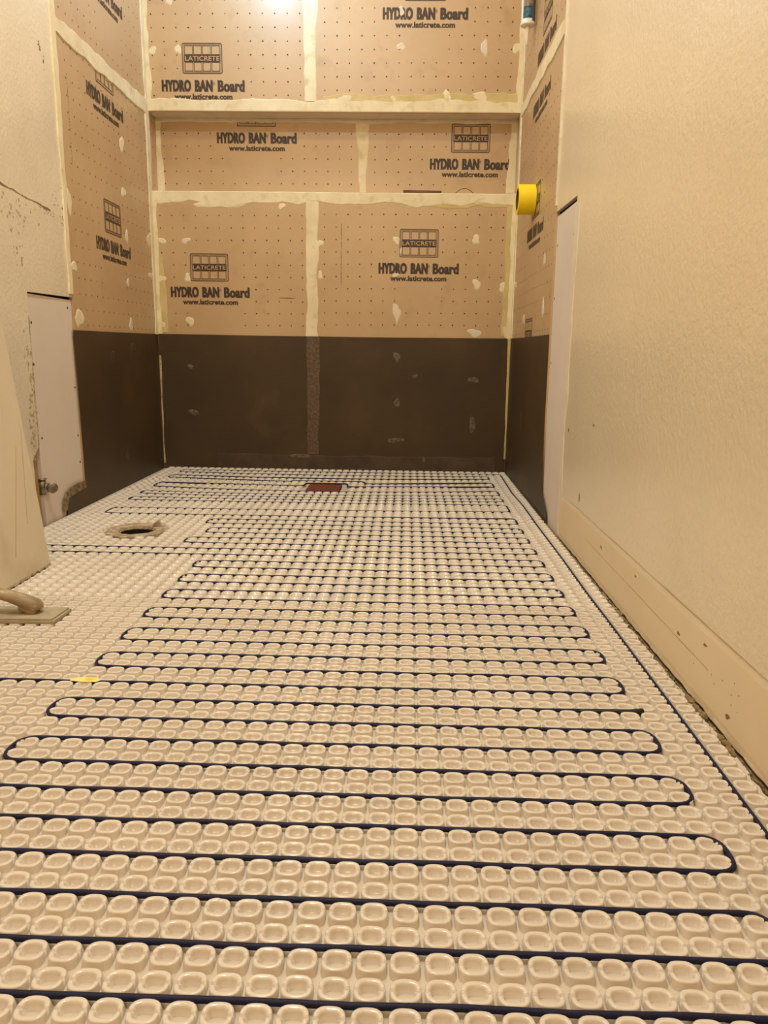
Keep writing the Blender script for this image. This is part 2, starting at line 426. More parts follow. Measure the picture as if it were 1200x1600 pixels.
# ---------------------------------------------------------------- shower wall boards
bA = board(PB, XL, ZN1, -.404, ZC, (-1.055, 1.863), [(-.849, 1.576)], 'upper left backer board above the niche on the back wall')
bC = board(PB, -.402, ZN1, XR, ZC, (-.344, 1.683), [(.064, 1.848)], 'upper right backer board above the niche on the back wall')
bB = board(PN, XL, ZN0 - .02, -.190, ZN1 + .02, (-1.053, 1.336), [(-.649, 1.402)], 'long left backer board at the back of the niche', dots=(ZN0 + .03, ZN1 - .02))
bF = board(PN, -.188, ZN0 - .02, XR, ZN1 + .02, (-.138, 1.440), [(.272, 1.303)], 'right backer board at the back of the niche beside the white seam', dots=(ZN0 + .03, ZN1 - .02))
bD = board(PB, XL, ZF, -.402, ZN0, (-1.053, 1.087), [(-.848, .752)], 'lower left backer board under the niche on the back wall', dots=(.59, 1.12))
bE = board(PB, -.400, ZF, XR, ZN0, (-.348, 1.097), [(.058, .860)], 'lower right backer board under the niche on the back wall', dots=(.59, 1.17))
bLl = board(PL, 2.579, ZF, NB, ZN1, (2.640, .655), [(2.985, .875)], 'tall backer board on the left shower wall below the cream seam', dots=(.59, 1.48))
bLu = board(PL, 2.579, ZN1 + .001, NB, ZC, (2.620, 1.560), [(3.03, 1.735)], 'top backer board on the left shower wall above the cream seam')
bRl = board(PR, -NB, ZF, -2.550, ZN1, (-3.40, .655), [(-2.955, .945)], 'tall backer board on the right shower wall behind the yellow tape', dots=(.59, 1.40))
bRu = board(PR, -NB, ZN1 + .001, -2.550, ZC, (-3.40, 1.560), [(-2.94, 1.60)], 'top backer board on the right shower wall beside the tube')
print_block(PB, -.849, 1.576, bA)
print_block(PB, .064, 1.848, bC)
print_block(PN, -.649, 1.402, bB, clip=(0, 1.487))
print_block(PN, .272, 1.303, bF)
print_block(PB, -.848, .752, bD)
print_block(PB, .058, .860, bE)
print_block(PL, 2.985, .875, bLl)
print_block(PL, 2.980, 1.372, bLl, clip=(0, 1.478))
print_block(PL, 3.03, 1.745, bLu)
print_block(PR, -2.955, .945, bRl)
print_block(PR, -2.990, .475, bRl, words=False, url=False)
print_block(PR, -2.950, 1.385, bRl, logo=False)
print_block(PR, -2.900, 1.545, bRu, logo=True, url=False)

def fine_print(fn, a, b0, b1, parent):
    bm = bmesh.new(); z = b0
    while z < b1:
        l = random.uniform(.002, .005); add_rect(bm, fn, a + random.uniform(-.0022, .0008), z, a + random.uniform(.0012, .0032), z + l, .0007)
        z += l + random.choice((.0018, .002, .006))
    me = bpy.data.meshes.new('fine_print'); bm.to_mesh(me); bm.free(); link('fine_print', me, parent, (M['ink_faint'],))
fine_print(PB, -.276, .81, 1.06, bE)
fine_print(PL, 2.648, 1.11, 1.38, bLl)

# ledges of the recess
mb = MB(); mb.box((XL + .001, YB + .0126, ZN0 - .018), (XR - .001, NB - .0005, ZN0)); o = mb.build('niche_ledge', M['mud'])
tag(o, 'pale bottom ledge of the long recessed wall niche', 'ledge')
mb = MB(); mb.box((XL + .001, YB + .0126, ZN1), (XR - .001, NB - .0005, ZN1 + .018)); o = mb.build('niche_soffit', M['mud_pale'])
tag(o, 'grey-cream underside closing the top of the wall niche', 'soffit')

# ---------------------------------------------------------------- joint compound on the seams
_seam = [0]
def seam(*a, label=None, **k):
    _seam[0] += 1; k['h'] = .0010 + .00017 * _seam[0]
    o = ribbon(*a, 'joint_compound', k.pop('m', M['mud']), **k)
    return tag(o, label, 'joint compound', 'joint compound over the board seams')
seam(PB, (-.405, 1.54), (-.398, ZC), .050, .066, .0035, .0035, label='vertical cream seam between the two top boards of the back wall')
seam(PB, (XL, 1.523), (XR, 1.523), .046, .046, .006, .0003, label='horizontal cream seam with ragged top along the niche upper edge', h=.002, n=120)
seam(PB, (XR - .001, 1.166), (XL + .001, 1.162), .038, .050, .007, .0004, label='horizontal cream seam with ragged foot along the niche lower edge', h=.002, n=110)
seam(PB, (-.402, .590), (-.398, 1.150), .056, .052, .004, .004, label='vertical cream seam between the two lower boards of the back wall')
seam(PN, (-.190, ZN0), (-.190, ZN1 - .003), .030, .062, .004, .004, label='short cream seam at the back of the niche')
seam(PB, (XL + .008, .59), (XL + .008, ZN0), .026, .022, .002, .003, label='narrow cream strip in the lower left shower corner')
seam(PB, (XL + .008, ZN1), (XL + .008, ZC), .022, .02, .002, .003, label='narrow cream strip in the upper left shower corner')
seam(PB, (XR - .008, .59), (XR - .008, ZN0), .026, .022, .003, .002, label='narrow cream strip in the lower right shower corner', m=M['mud'])
seam(PB, (XR - .008, ZN1), (XR - .008, ZC), .022, .02, .003, .002, label='narrow cream strip in the upper right shower corner')
seam(PN, (XL + .012, ZN0), (XL + .012, ZN1), .030, .024, .001, .004, label='cream strip down the left end of the niche')
seam(PN, (XR - .018, ZN0), (XR - .012, ZN1), .040, .028, .004, .001, label='cream strip down the right end of the niche')
seam(PN, (XL, ZN1 - .007), (XR, ZN1 - .007), .014, .014, .0005, .0025, label='thin cream strip under the niche top', m=M['mud_pale'])
seam(PL, (YB - .012, .59), (YB - .012, ZC), .045, .05, .004, .003, label='cream strip on the left shower wall at its back corner')
seam(PR, (-YB + .012, .59), (-YB + .012, ZC), .040, .045, .003, .004, label='cream strip on the right shower wall at its back corner')
seam(PL, (2.58, 1.500), (YB, 1.510), .055, .060, .004, .004, label='cream seam running level across the left shower wall')
seam(PR, (-YB, 1.500), (-2.560, 1.492), .045, .060, .004, .004, label='cream seam running level across the right shower wall')
seam(PL, (2.566, .70), (2.566, ZC), .030, .040, .003, .004, label='cream bead between painted left wall and shower board', h=.003)
seam(PR, (-2.548, .98), (-2.548, ZC), .014, .022, .002, .003, label='pale bead between painted right wall and shower board', h=.003, m=M['mud_pale'])
# yellowed primer patches
o = ribbon(PB, (.10, 1.147), (XR - .02, 1.150), .030, .036, .002, .006, 'yellowed_strip', M['mud_yellow'], h=.0007, parent=bE)
o = ribbon(PB, (XR - .028, .60), (XR - .028, 1.14), .030, .030, .004, .002, 'yellowed_strip', M['mud_yellow'], h=.0007, parent=bE)
o = ribbon(PB, (XL + .030, .60), (XL + .026, .93), .030, .022, .002, .004, 'yellowed_strip', M['mud_yellow'], h=.0007, parent=bD)
o = ribbon(PB, (-.35, 1.553), (.45, 1.556), .024, .040, .007, .001, 'yellowed_strip', M['mud_yellow'], h=.0007, parent=bC)

px = .0029
for (a, b, w_, h_, par, fn, mm, tip) in [
    (-.948, 1.733, 8, 13, bA, PB, 'mud', 0), (-.977, 1.915, 11, 12, bA, PB, 'mud_pale', 0), (-1.055, 1.728, 12, 10, bA, PB, 'mud', 0),
    (-.031, 1.746, 11, 12, bC, PB, 'mud_pale', .4), (.308, 1.743, 9, 24, bC, PB, 'mud_pale', 0), (-.031, 1.875, 9, 11, bC, PB, 'mud_pale', 0),
    (.440, 1.743, 12, 14, bC, PB, 'mud', 0), (.162, 1.558, 15, 15, bC, PB, 'mud', .5), (.300, 1.560, 20, 16, bC, PB, 'mud', 0), (-.06, 1.552, 9, 9, bC, PB, 'mud', 0), (-.26, 1.553, 30, 8, bC, PB, 'mud', 0),
    (-1.055, .984, 15, 9, bD, PB, 'mud', 0), (-.947, .985, 13, 9, bD, PB, 'mud_pale', 0), (-.945, .832, 10, 11, bD, PB, 'mud', 0), (-1.062, .828, 13, 12, bD, PB, 'mud', 0),
    (-.940, .648, 12, 14, bD, PB, 'mud', .3), (-1.060, .635, 9, 10, bD, PB, 'mud', 0), (-.53, 1.128, 10, 9, bD, PB, 'mud', 0), (-.80, 1.134, 60, 13, bD, PB, 'mud', .3),
    (-.037, .994, 10, 12, bE, PB, 'mud', 0), (.301, 1.000, 13, 12, bE, PB, 'mud', 0), (.311, .816, 13, 14, bE, PB, 'mud', 0), (-.041, .852, 9, 7, bE, PB, 'mud', 0),
    (-.032, .689, 13, 28, bE, PB, 'mud_pale', .75), (.31, .612, 22, 12, bE, PB, 'mud_pale', .2), (.432, .804, 22, 12, bE, PB, 'mud', 0), (.445, .923, 12, 10, bE, PB, 'mud', 0),
    (.142, 1.155, 11, 12, bE, PB, 'mud', 0), (.306, 1.156, 12, 12, bE, PB, 'mud', 0), (-.367, .980, 9, 11, bE, PB, 'mud', 0), (-.367, .848, 9, 11, bE, PB, 'mud', 0), (.445, .62, 14, 16, bE, PB, 'mud', 0),
    (-.02, .950, 3, 12, bE, PB, 'mud_pale', 0),
    (3.124, 1.289, 18, 18, bLl, PL, 'mud', 0), (3.117, 1.116, 16, 13, bLl, PL, 'mud', 0), (3.126, .954, 14, 16, bLl, PL, 'mud_pale', .3), (3.112, .780, 12, 10, bLl, PL, 'mud_pale', 0), (3.121, .620, 16, 17, bLl, PL, 'mud_pale', 0),
    (2.61, .790, 16, 13, bLl, PL, 'mud', .3), (2.625, .625, 22, 24, bLl, PL, 'mud', .3), (3.40, .98, 24, 18, bLl, PL, 'mud', 0), (3.42, .83, 30, 12, bLl, PL, 'mud', 0), (2.605, .99, 14, 26, bLl, PL, 'mud', .2),
    (-3.12, .66, 18, 14, bRl, PR, 'mud_pale', 0), (-2.70, .68, 16, 20, bRl, PR, 'mud_pale', 0), (-3.40, .81, 24, 12, bRl, PR, 'mud', 0), (-2.72, .84, 12, 16, bRl, PR, 'mud_pale', 0),
]:
    dab(fn, a, b, w_ * px, h_ * px, 'compound_dab', M[mm], par, tip=tip)
dab(PB, -.51, .751, .065, .006, 'scuff_mark', M['scratch'], bD, h=.0006)

# ---------------------------------------------------------------- dark membrane round the shower foot
ZM = .590
def membrane(fn, pts, label):
    mb = MB(); mb.prism(pts, fn, .0004, .0022)
    return tag(mb.build('waterproof_membrane', M['membrane']), label, 'membrane', 'dark waterproof sheets round the shower foot')
mBk = membrane(PB, [(XL + .003, ZF), (XR - .003, ZF), (XR - .003, ZM + .001), (-.1, ZM - .001), (-.6, ZM), (XL + .003, ZM + .003)], 'wide dark brown waterproof membrane across the back wall foot')
mLf = membrane(PL, [(2.425, ZF), (YB - .003, ZF), (YB - .003, ZM + .002), (3.0, ZM - .002), (2.565, ZM - .004), (2.572, .40), (2.578, .20), (2.582, .062), (2.445, .052), (2.430, .040), (2.428, .012)], 'dark waterproof membrane on the left shower wall, torn at its foot')
mRt = membrane(PR, [(-YB + .003, ZF), (-2.420, ZF), (-2.440, .028), (-2.475, .050), (-2.535, .082), (-2.550, .3), (-2.556, ZM), (-3.0, ZM - .001), (-YB + .003, ZM + .001)], 'dark waterproof membrane on the right shower wall, curling at its foot')
ribbon(PB, (-.402, .070), (-.400, ZM), .048, .058, .003, .003, 'seam_tape', M['membrane_band'], mBk, h=.0008, base=.0023)
ribbon(PB, (XL + .25, .034), (XR - .05, .030), .070, .066, .003, .001, 'seam_tape', M['membrane_low'], mBk, h=.0006, base=.0023)
ribbon(PB, (XL + .006, .02), (XL + .006, .50), .006, .009, .0015, .0015, 'corner_bead', M['stain'], mBk, h=.0008, base=.0023)
ribbon(PB, (XR - .006, .06), (XR - .006, ZM), .007, .015, .002, .001, 'corner_bead', M['mud_yellow'], mBk, h=.0008, base=.0023)
for a, b, w_, h_ in [(-.029, .505, 10, 14), (.312, .41, 14, 11), (-.026, .306, 11, 11), (.313, .212, 11, 22), (-.032, .137, 24, 8), (-.946, .452, 9, 7), (-.939, .251, 15, 9), (.051, .423, 9, 6), (-.46, .06, 34, 8), (.10, .05, 8, 8)]:
    dab(PB, a, b, w_ * px, h_ * px, 'screw_smear', M['membrane_dab'], mBk, base=.0023, h=.0006)
for a, b in [(3.12, .53), (2.9, .50), (3.0, .12)]:
    dab(PL, a, b, .05, .05, 'screw_smear', M['membrane_low'], mLf, base=.0023, h=.0005)
for a, b in [(-3.05, .27), (-2.72, .25), (-3.3, .1)]:
    dab(PR, a, b, .03, .06, 'screw_smear', M['membrane_low'], mRt, base=.0023, h=.0005)
# torn corner on the left
mb = MB(); mb.prism([(2.395, .010), (2.400, .045), (2.425, .070), (2.470, .082), (2.530, .086), (2.578, .084), (2.580, .060), (2.440, .050), (2.428, .030), (2.422, .012)], PL, .0004, .004)
mb.build('torn_lip', M['lip'], mLf)

# ---------------------------------------------------------------- new drywall infills
def infill(fn, pts, screws, label, dark):
    mb = MB(); mb.prism(pts, fn, -.017, -.005); o = mb.build('drywall_infill', M['dry'])
    tag(o, label, 'drywall', 'new drywall infill strips')
    for a, b in screws:
        m2 = MB(); c = Vector(fn(a, b, -.0052)); n_ = Vector(fn(a, b, 1)) - Vector(fn(a, b, 0))
        m2.lathe(c, n_, [(0, .0042), (.0006, .0042), (.0008, .002)], seg=10); m2.build('screw', M['gap'], o)
    return o
infill(PL, [(2.288, ZF), (2.577, ZF), (2.577, .681), (2.269, .682), (2.276, .3), (2.282, .1)],
       [(2.29, .60), (2.548, .655), (2.285, .48), (2.300, .26), (2.562, .40), (2.560, .24), (2.563, .15)], 'white drywall strip in the left wall beside the valve', 0)
infill(PR, [(-2.549, ZF), (-2.254, ZF), (-2.254, .945), (-2.549, .948)],
       [(-2.53, .86), (-2.53, .7), (-2.53, .5), (-2.29, .86), (-2.27, .66), (-2.262, .4)], 'tall pale drywall strip in the right wall beside the black membrane', 0)
# feathered compound on the right joint, and scars on the left wall
wl = bpy.data.objects['wall_left']; wr = bpy.data.objects['wall_right']
def strip(fn, *a, **k):
    return ribbon(fn, *a, **k)
ribbon(PR, (-2.245, ZF + .012), (-2.240, .93), .030, .050, .0005, .006, 'compound_feather', M['mud_pale'], wr, h=.0008)
ribbon(PR, (-2.10, .13), (.2, .128), .0018, .0026, .0005, .0007, 'paint_line', M['paintline'], wr, h=.0009, n=120)
ribbon(PR, (-1.90, .072), (-1.10, .066), .0012, .0016, .0004, .0004, 'paint_line', M['paintline'], wr, h=.0009, n=60)
o = ribbon(PL, (2.05, .966), (2.46, .940), .006, .004, .0025, .0015, 'score_line', M['scratch'], wl, h=.0012, n=60)
def specks(fn, a, b, w_, h_, n, m, parent, smin=.002, smax=.006):
    bm = bmesh.new()
    for k in range(n):
        x = a + random.gauss(0, w_ / 3); y = b + random.gauss(0, h_ / 3); r = random.uniform(smin, smax); t0 = random.uniform(0, 6); k_ = random.uniform(.4, 1)
        f = bm.faces.new([bm.verts.new(fn(x + r * random.uniform(.5, 1) * math.cos(t0 + t), y + r * k_ * random.uniform(.5, 1.2) * math.sin(t0 + t), .0006 + .00001 * k)) for t in (0, .9, 1.8, 2.7, 3.6, 4.5, 5.4)])
    me = bpy.data.meshes.new('scars'); bm.to_mesh(me); bm.free(); o = link('scars', me, parent, (m,)); o['kind'] = 'stuff'
specks(PL, 2.25, .89, .16, .09, 46, M['stain'], wl)
specks(PL, 2.42, .93, .14, .02, 30, M['scratch'], wl, .001, .003)
specks(PL, 2.24, .78, .08, .10, 14, M['stain'], wl, .002, .008)
specks(PL, 2.50, .98, .05, .06, 12, M['stain'], wl, .002, .005)
specks(PL, 2.555, .94, .02, .05, 14, M['scratch'], wl, .002, .005)
specks(PL, 2.463, 1.40, .010, .03, 5, M['scratch'], wl, .003, .006)
specks(PL, 2.487, 1.365, .008, .03, 4, M['scratch'], wl, .002, .005)
specks(PL, 2.553, 1.02, .012, .03, 5, M['scratch'], wl, .002, .004)
specks(PL, 2.245, .38, .03, .34, 60, M['stain'], wl, .002, .007)
specks(PL, 2.235, .27, .04, .10, 40, M['edge'], wl, .002, .006)
ribbon(PL, (2.264, .24), (2.266, .62), .010, .006, .004, .001, 'broken_paint_edge', M['edge'], wl, h=.0009)
specks(PR, -1.07, .06, .20, .04, 12, M['scratch'], wr, .001, .0025)
ribbon(PR, (-2.24, .064), (1.2, .062), .116, .116, .0006, .001, 'unpainted_strip', M['strip'], wr, h=.0005, n=160)
for a, b, w_, h_ in [(-1.23, .075, .020, .006), (-1.12, .098, .016, .006), (-1.48, .10, .012, .006), (-1.02, .03, .016, .010), (-1.75, .09, .014, .010), (-2.0, .16, .012, .020), (-2.18, .32, .012, .012), (-1.9, .36, .014, .008)]:
    dab(PR, a, b, w_, h_, 'scuff', M['scratch'], wr, h=.0008)
# exposed timber and lip left of the infill
mb = MB(); mb.box((XL - .028, 2.205, ZF), (XL - .016, 2.284, .30))
tag(mb.build('stud_timber', M['wood']), 'sliver of bare timber exposed beside the valve on the left wall', 'timber')

# ---------------------------------------------------------------- studded heating mat
P = .0305; U0 = -0.00711; V0 = .53839; AL = -0.00474
ca, sa = math.cos(AL), math.sin(AL)
def G(u, v, z=0.0):
    X = u * P + U0; Y = v * P + V0
    return (ca * X - sa * Y, sa * X + ca * Y, z)
ROWS = [(62, (62.1, 62.2, 62.8)), (66, (65.05, 65.5, 66.2)), (70, (69.6, 69.6, 70.1)), (72, (71.3, 71.4, 72.1)), (73, (73.7, 72.9, 74.0)), (75, (75.4, 74.6, 76.1)),
        (78, (78.8, 77.0, 79.2)), (81, (81.6, 80.2, 82.1)), (84, (85.0, 83.0, 85.2)), (87, (87.9, 87.1, 88.5)), (90, (90.7, 89.7, 90.7)), (93, (92.6, 92.5, 92.8)), (95, (95.4, 95.3, 95.3))]
def rowv(lmr, u):
    L_, M_, R_ = lmr
    xs = (-32., -5., 12.)
    l0 = (u - xs[1]) * (u - xs[2]) / ((xs[0] - xs[1]) * (xs[0] - xs[2])); l1 = (u - xs[0]) * (u - xs[2]) / ((xs[1] - xs[0]) * (xs[1] - xs[2])); l2 = (u - xs[0]) * (u - xs[1]) / ((xs[2] - xs[0]) * (xs[2] - xs[1]))
    return L_ * l0 + M_ * l1 + R_ * l2
RD = dict(ROWS)
def vcell(k, u):
    """gap line k of the stud grid (k integer) -> v position"""
    if k <= 61: return float(k)
    if k == 62: return rowv(RD[62], u)
    seq = [62, 66, 70, 72, 73, 75, 78, 81, 84, 87, 90, 93, 95]; nsub = [4, 4, 2, 2, 2, 2, 2, 2, 2, 2, 2, 2]
    kk = k - 62
    for i, n in enumerate(nsub):
        if kk <= n:
            a = rowv(RD[seq[i]], u); b = rowv(RD[seq[i + 1]], u); return a + (b - a) * kk / n
        kk -= n
    return None
KMAX = 62 + 28
DR = (-.783, 2.205); DRR = .088
ZB, ZT = -.0066, .0034
def stud_template(seg_extra, seg):
    ang = [2 * math.pi * i / seg for i in range(seg)]
    if seg_extra:
        ang = [a for a in ang if min(abs(a), abs(a - math.pi), abs(a - 2 * math.pi)) > .2]
        ang += [0, math.pi, .10, -.10 + 2 * math.pi, math.pi - .10, math.pi + .10, .16, 2 * math.pi - .16, math.pi - .16, math.pi + .16]
    ang = sorted(ang)
    def sup(hw, hd, n, a):
        c, s_ = math.cos(a), math.sin(a); r = (abs(c) ** n + abs(s_) ** n) ** (-1.0 / n)
        return c * r * hw, s_ * r * hd
    #      half w, half d, exponent, z
    if seg_extra:
        prof = [(.0143, .0140, 6.0, ZB), (.0137, .0132, 4.2, ZB + .0026), (.0134, .0127, 3.0, ZT - .0012), (.0130, .0123, 2.8, ZT - .0003), (.0122, .0115, 2.7, ZT), (.0100, .0092, 2.7, ZT - .0001), (.0091, .0082, 3.0, ZT - .0008), (.0080, .0069, 3.8, ZT - .0026), (.0070, .0056, 4.8, ZB + .0012), (.0, .0, 2, ZB + .0006)]
    else:
        prof = [(.0142, .0138, 5.0, ZB), (.0134, .0127, 2.8, ZT - .0010), (.0124, .0117, 2.7, ZT), (.0096, .0088, 2.8, ZT - .0003), (.0074, .0060, 3.5, ZB + .0010), (.0, .0, 2, ZB + .0008)]
    V_ = []
    for j, (a_, d_, n_, z_) in enumerate(prof[:-1]):
        for a in ang:
            x, y = sup(a_, d_, n_, a); z = z_
            if seg_extra and 3 <= j <= 7:
                near = min(abs(a), abs(a - math.pi), abs(a - 2 * math.pi))
                if near < .05: z = min(z, ZT - .0026)
                elif near < .11: z = min(z, ZT - .0022)
            if seg_extra and j >= 5:   # moulded teeth on the inner wall
                y *= 1 - .10 * (math.cos(a * 2) < -.2) * (.5 + .5 * math.cos(a * 14))
            V_.append((x, y, z))
    V_.append((0, 0, prof[-1][3]))
    n = len(ang); R_ = len(prof) - 1; Q = []; T = []
    for j in range(R_ - 1):
        for i in range(n): Q.append((j * n + i, j * n + (i + 1) % n, (j + 1) * n + (i + 1) % n, (j + 1) * n + i))
    c = R_ * n
    for i in range(n): T.append(((R_ - 1) * n + i, (R_ - 1) * n + (i + 1) % n, c))
    return np.array(V_), np.array(Q), np.array(T)
def red_zone(u, v): return -13.0 < u < -7.4 and 76.6 < v < 82.6
verts = []; quads = []; tris = []; base = 0
tpl = {0: stud_template(True, 26), 1: stud_template(True, 18), 2: stud_template(False, 12)}
for k in range(-16, KMAX):
    for i in range(-36, 16):
        uc = i + .5; va = vcell(k, uc); vb = vcell(k + 1, uc)
        if va is None or vb is None: continue
        vc = (va + vb) / 2
        c = G(uc, vc)
        if c[0] > XR - .016 or c[0] < XL + .016 or c[1] > YB - .02: continue
        if red_zone(uc, vc): continue
        if math.hypot(c[0] - DR[0], c[1] - DR[1]) < DRR + .010: continue
        lod = 0 if vc < 16 and k > -3 else (1 if vc < 34 and k > -3 else 2)
        V_, Q, T = tpl[lod]
        sv = (vb - va)
        jx, jy, jr = RNG.normal(0, .0003, 3)
        x = V_[:, 0] * (1 + RNG.normal(0, .008)); y = V_[:, 1] * min(1.1, sv * 1.0); z = V_[:, 2]
        if lod == 0 and RNG.rand() < .02:      # a few squashed studs
            x = x * .93; z = np.where(z > 0, z - .0004 * np.sign(x), z)
        W = np.stack([c[0] + jx + ca * x - sa * y, c[1] + jy + sa * x + ca * y, z], 1)
        verts.append(W); quads.append(Q + base); tris.append(T + base); base += len(W)
VV = np.concatenate(verts); QQ = np.concatenate(quads); TT = np.concatenate(tris)
me = bpy.data.meshes.new('heating_mat_studs')
me.vertices.add(len(VV)); me.vertices.foreach_set('co', VV.astype(np.float32).ravel())
loops = np.concatenate([QQ.ravel(), TT.ravel()]); me.loops.add(len(loops)); me.loops.foreach_set('vertex_index', loops.astype(np.int32))
nq, nt_ = len(QQ), len(TT); me.polygons.add(nq + nt_)
ls = np.concatenate([np.arange(nq) * 4, nq * 4 + np.arange(nt_) * 3]).astype(np.int32)
me.polygons.foreach_set('loop_start', ls)
me.polygons.foreach_set('use_smooth', np.ones(nq + nt_, dtype=bool))
me.update(calc_edges=True); me.validate()
# base sheet with drain hole and a ragged edge along the right wall
mb = MB(); bm = mb.bm
yy = np.arange(-.05 * 20, YB - .004, .0305)
outline = [(XL + .004, -1.0)]
rag = [(XR - .0035 - abs(random.gauss(0, .0022)) - (.004 if int(i) % 5 == 0 else 0), y) for i, y in enumerate(np.linspace(-1.0, YB - .006, 280))]
outl = rag + [(XL + .004, YB - .006), (XL + .004, -1.0)]
vo = [bm.verts.new((x, y, ZB + .0001)) for x, y in outl]
eo = [bm.edges.new((vo[i], vo[(i + 1) % len(vo)])) for i in range(len(vo))]
nh = 40
hole = []
for i in range(nh):
    t = 2 * math.pi * i / nh; r = DRR + .004 + random.uniform(-.002, .003)
    hole.append(bm.verts.new((DR[0] + r * math.cos(t), DR[1] + r * math.sin(t), ZB + .0001)))
eh = [bm.edges.new((hole[i], hole[(i + 1) % nh])) for i in range(nh)]
rz = [G(u, v, ZB + .0001) for u, v in ((-12.4, 77.0), (-8.0, 77.0), (-8.0, 82.2), (-12.4, 82.2))]
vr = [bm.verts.new(p) for p in rz]; er = [bm.edges.new((vr[i], vr[(i + 1) % 4])) for i in range(4)]
bmesh.ops.triangle_fill(bm, edges=eo + eh + er, use_beauty=True)
bmesh.ops.solidify(bm, geom=list(bm.faces), thickness=.0012)
base_o = mb.build('heating_mat', M['matbase'])
tag(base_o, 'cream studded plastic heating mat covering the whole floor', 'floor mat')
so = link('studs', me, base_o, (M['mat'],)); so['kind'] = 'stuff'
struct_note = None
# ---------------------------------------------------------------- the heating cable
def rowpts(key, ua, ub):
    """points along a row from ua to ub"""
    n = max(2, int(abs(ub - ua) / 2)); us = [ua + (ub - ua) * i / n for i in range(n + 1)]
    if key in (81, 84):
        br = {84: ([(-33, -15.01, lambda u: 85.6 + (83.7 - 85.6) * (u + 32) / 17), (-15, -5.15, lambda u: 84.5), (-5.14, 13, lambda u: 82.8 + (85.2 - 82.8) * (u + 5) / 17)]),
              81: ([(-33, -12.91, lambda u: 81.6 + (80.5 - 81.6) * (u + 32) / 19), (-12.9, -7.3, lambda u: 82.75), (-7.29, 13, lambda u: 80.4 + (82.1 - 80.4) * (u + 7.3) / 19.3)])}[key]
        pts = []
        for (u0, u1, fn_) in br:
            s0 = max(u0, min(ua, ub)); s1 = min(u1, max(ua, ub))
            for j in range(5): u = s0 + (s1 - s0) * j / 4; pts.append((u, fn_(u)))
        return pts if ub > ua else pts[::-1]
    if key in RD: return [(u, rowv(RD[key], u)) for u in us]
    return [(ua, key), (ub, key)]
UL, UR = -17, 12
path = []
def go(key, ua, ub): path.extend(rowpts(key, ua, ub))
go(20, -35, UR)
left_of = {}
seqr = list(range(22, 46, 2))
d = -1
for r in seqr:
    if d < 0: go(r, UR, UL)
    else: go(r, UL, UR)
    d = -d
# row 44 ended at UR ; 46 goes left to the wall and 48 returns
assert d < 0
go(46, UR, -35); go(48, -35, UR)
go(50, UR, -20); go(52, -20, UR); go(54, UR, -19); go(56, -19, UR); go(58, UR, -20); go(60, -20, UR)
go(62, UR, -32); go(66, -32, UR); go(70, UR, -32.2); go(72, -32.2, UR); go(73, UR, -32.2); go(75, -32.2, UR); go(78, UR, -32.2)
go(81, -32.2, UR); go(84, UR, -32.4); go(87, -32.4, UR); go(90, UR, -32.3); go(93, -32.3, 14)
path += [(13.75, 78), (13.95, 69), (13.87, 60), (13.9, 46), (13.84, 38), (13.88, 30), (13.9, 8), (13.9, -8)]
dd = -1; rlist = [-8, -6, -4, -2, 0, 2, 4, 6, 8, 10, 12, 14, 16, 18]
# rows 18/16 join on the left, 16/14 on the right
cur = 13.9
for r in rlist:
    lft = UL
    if cur > 0: path += [(cur if r != -8 else 13.9, r), (lft, r)]; cur = lft
    else: path += [(lft, r), (UR, r)]; cur = UR
# row order: -8 R>L, -6 L>R, -4 R>L, -2 L>R, 0 R>L, 2 L>R, 4 R>L ... 18 L>R
def clean(pts):
    o = [pts[0]]
    for p in pts[1:]:
        if math.hypot(p[0] - o[-1][0], p[1] - o[-1][1]) > .05: o.append(p)
    return o
path = clean(path)
def fillet(pts, r=.8, n=6):
    out = [pts[0]]
    for i in range(1, len(pts) - 1):
        a, b, c = map(np.array, (pts[i - 1], pts[i], pts[i + 1]))
        u = (a - b) / np.hypot(*(a - b)); v = (c - b) / np.hypot(*(c - b)); dt = float(np.dot(u, v))
        if dt < -.97: out.append(tuple(b)); continue
        rr = min(r, np.hypot(*(a - b)) * .48, np.hypot(*(c - b)) * .48)
        p0 = b + u * rr; p2 = b + v * rr
        for k in range(n + 1):
            t = k / n; out.append(tuple((1 - t) ** 2 * p0 + 2 * t * (1 - t) * b + t * t * p2))
    out.append(pts[-1]); return out
fp = fillet(path, .85)
dense = []
for i in range(len(fp) - 1):
    a, b = fp[i], fp[i + 1]; L_ = math.hypot(b[0] - a[0], b[1] - a[1]); n = max(1, int(L_ / 3))
    for k in range(n): dense.append((a[0] + (b[0] - a[0]) * k / n, a[1] + (b[1] - a[1]) * k / n))
dense.append(fp[-1])
CR = .0031
mb = MB(); mb.tube([G(u, v + (.035 * math.sin(u * .9 + v) if v < 60 else 0), .0026 if (79.5 < v < 85.9 and -32 < u < 11.5) else .0012) for u, v in dense], CR, seg=8)
cab = mb.build('heating_cable', M['cable'])
tag(cab, 'dark blue heating cable snaking in rows through the floor mat', 'cable')
mb = MB(); mb.tube([G(9.1, 18, .0012), G(9.15, 18, .0012), G(11.6, 18.0, .0016), G(12.0, 18.0, .0018), G(12.25, 18.05, .0018)], [.0031, .0036, .0040, .0052, .0052], seg=12)
sl = mb.build('end_sleeve', M['sleeve'], cab); sl['label'] = 'black shrink sleeve on the cable end'

# yellow tape scrap on row 20
mb = MB()
pts = [(-17.3, 19.85), (-16.6, 19.72), (-15.9, 19.75), (-15.7, 20.0), (-16.0, 20.28), (-16.8, 20.32), (-17.4, 20.15)]
mb.prism(pts, lambda a, b, h: G(a, b, h), .0042, .0048)
tag(mb.build('tape_scrap', M['cream_tape']), 'small pale yellow tape scrap over the cable left of centre', 'tape')

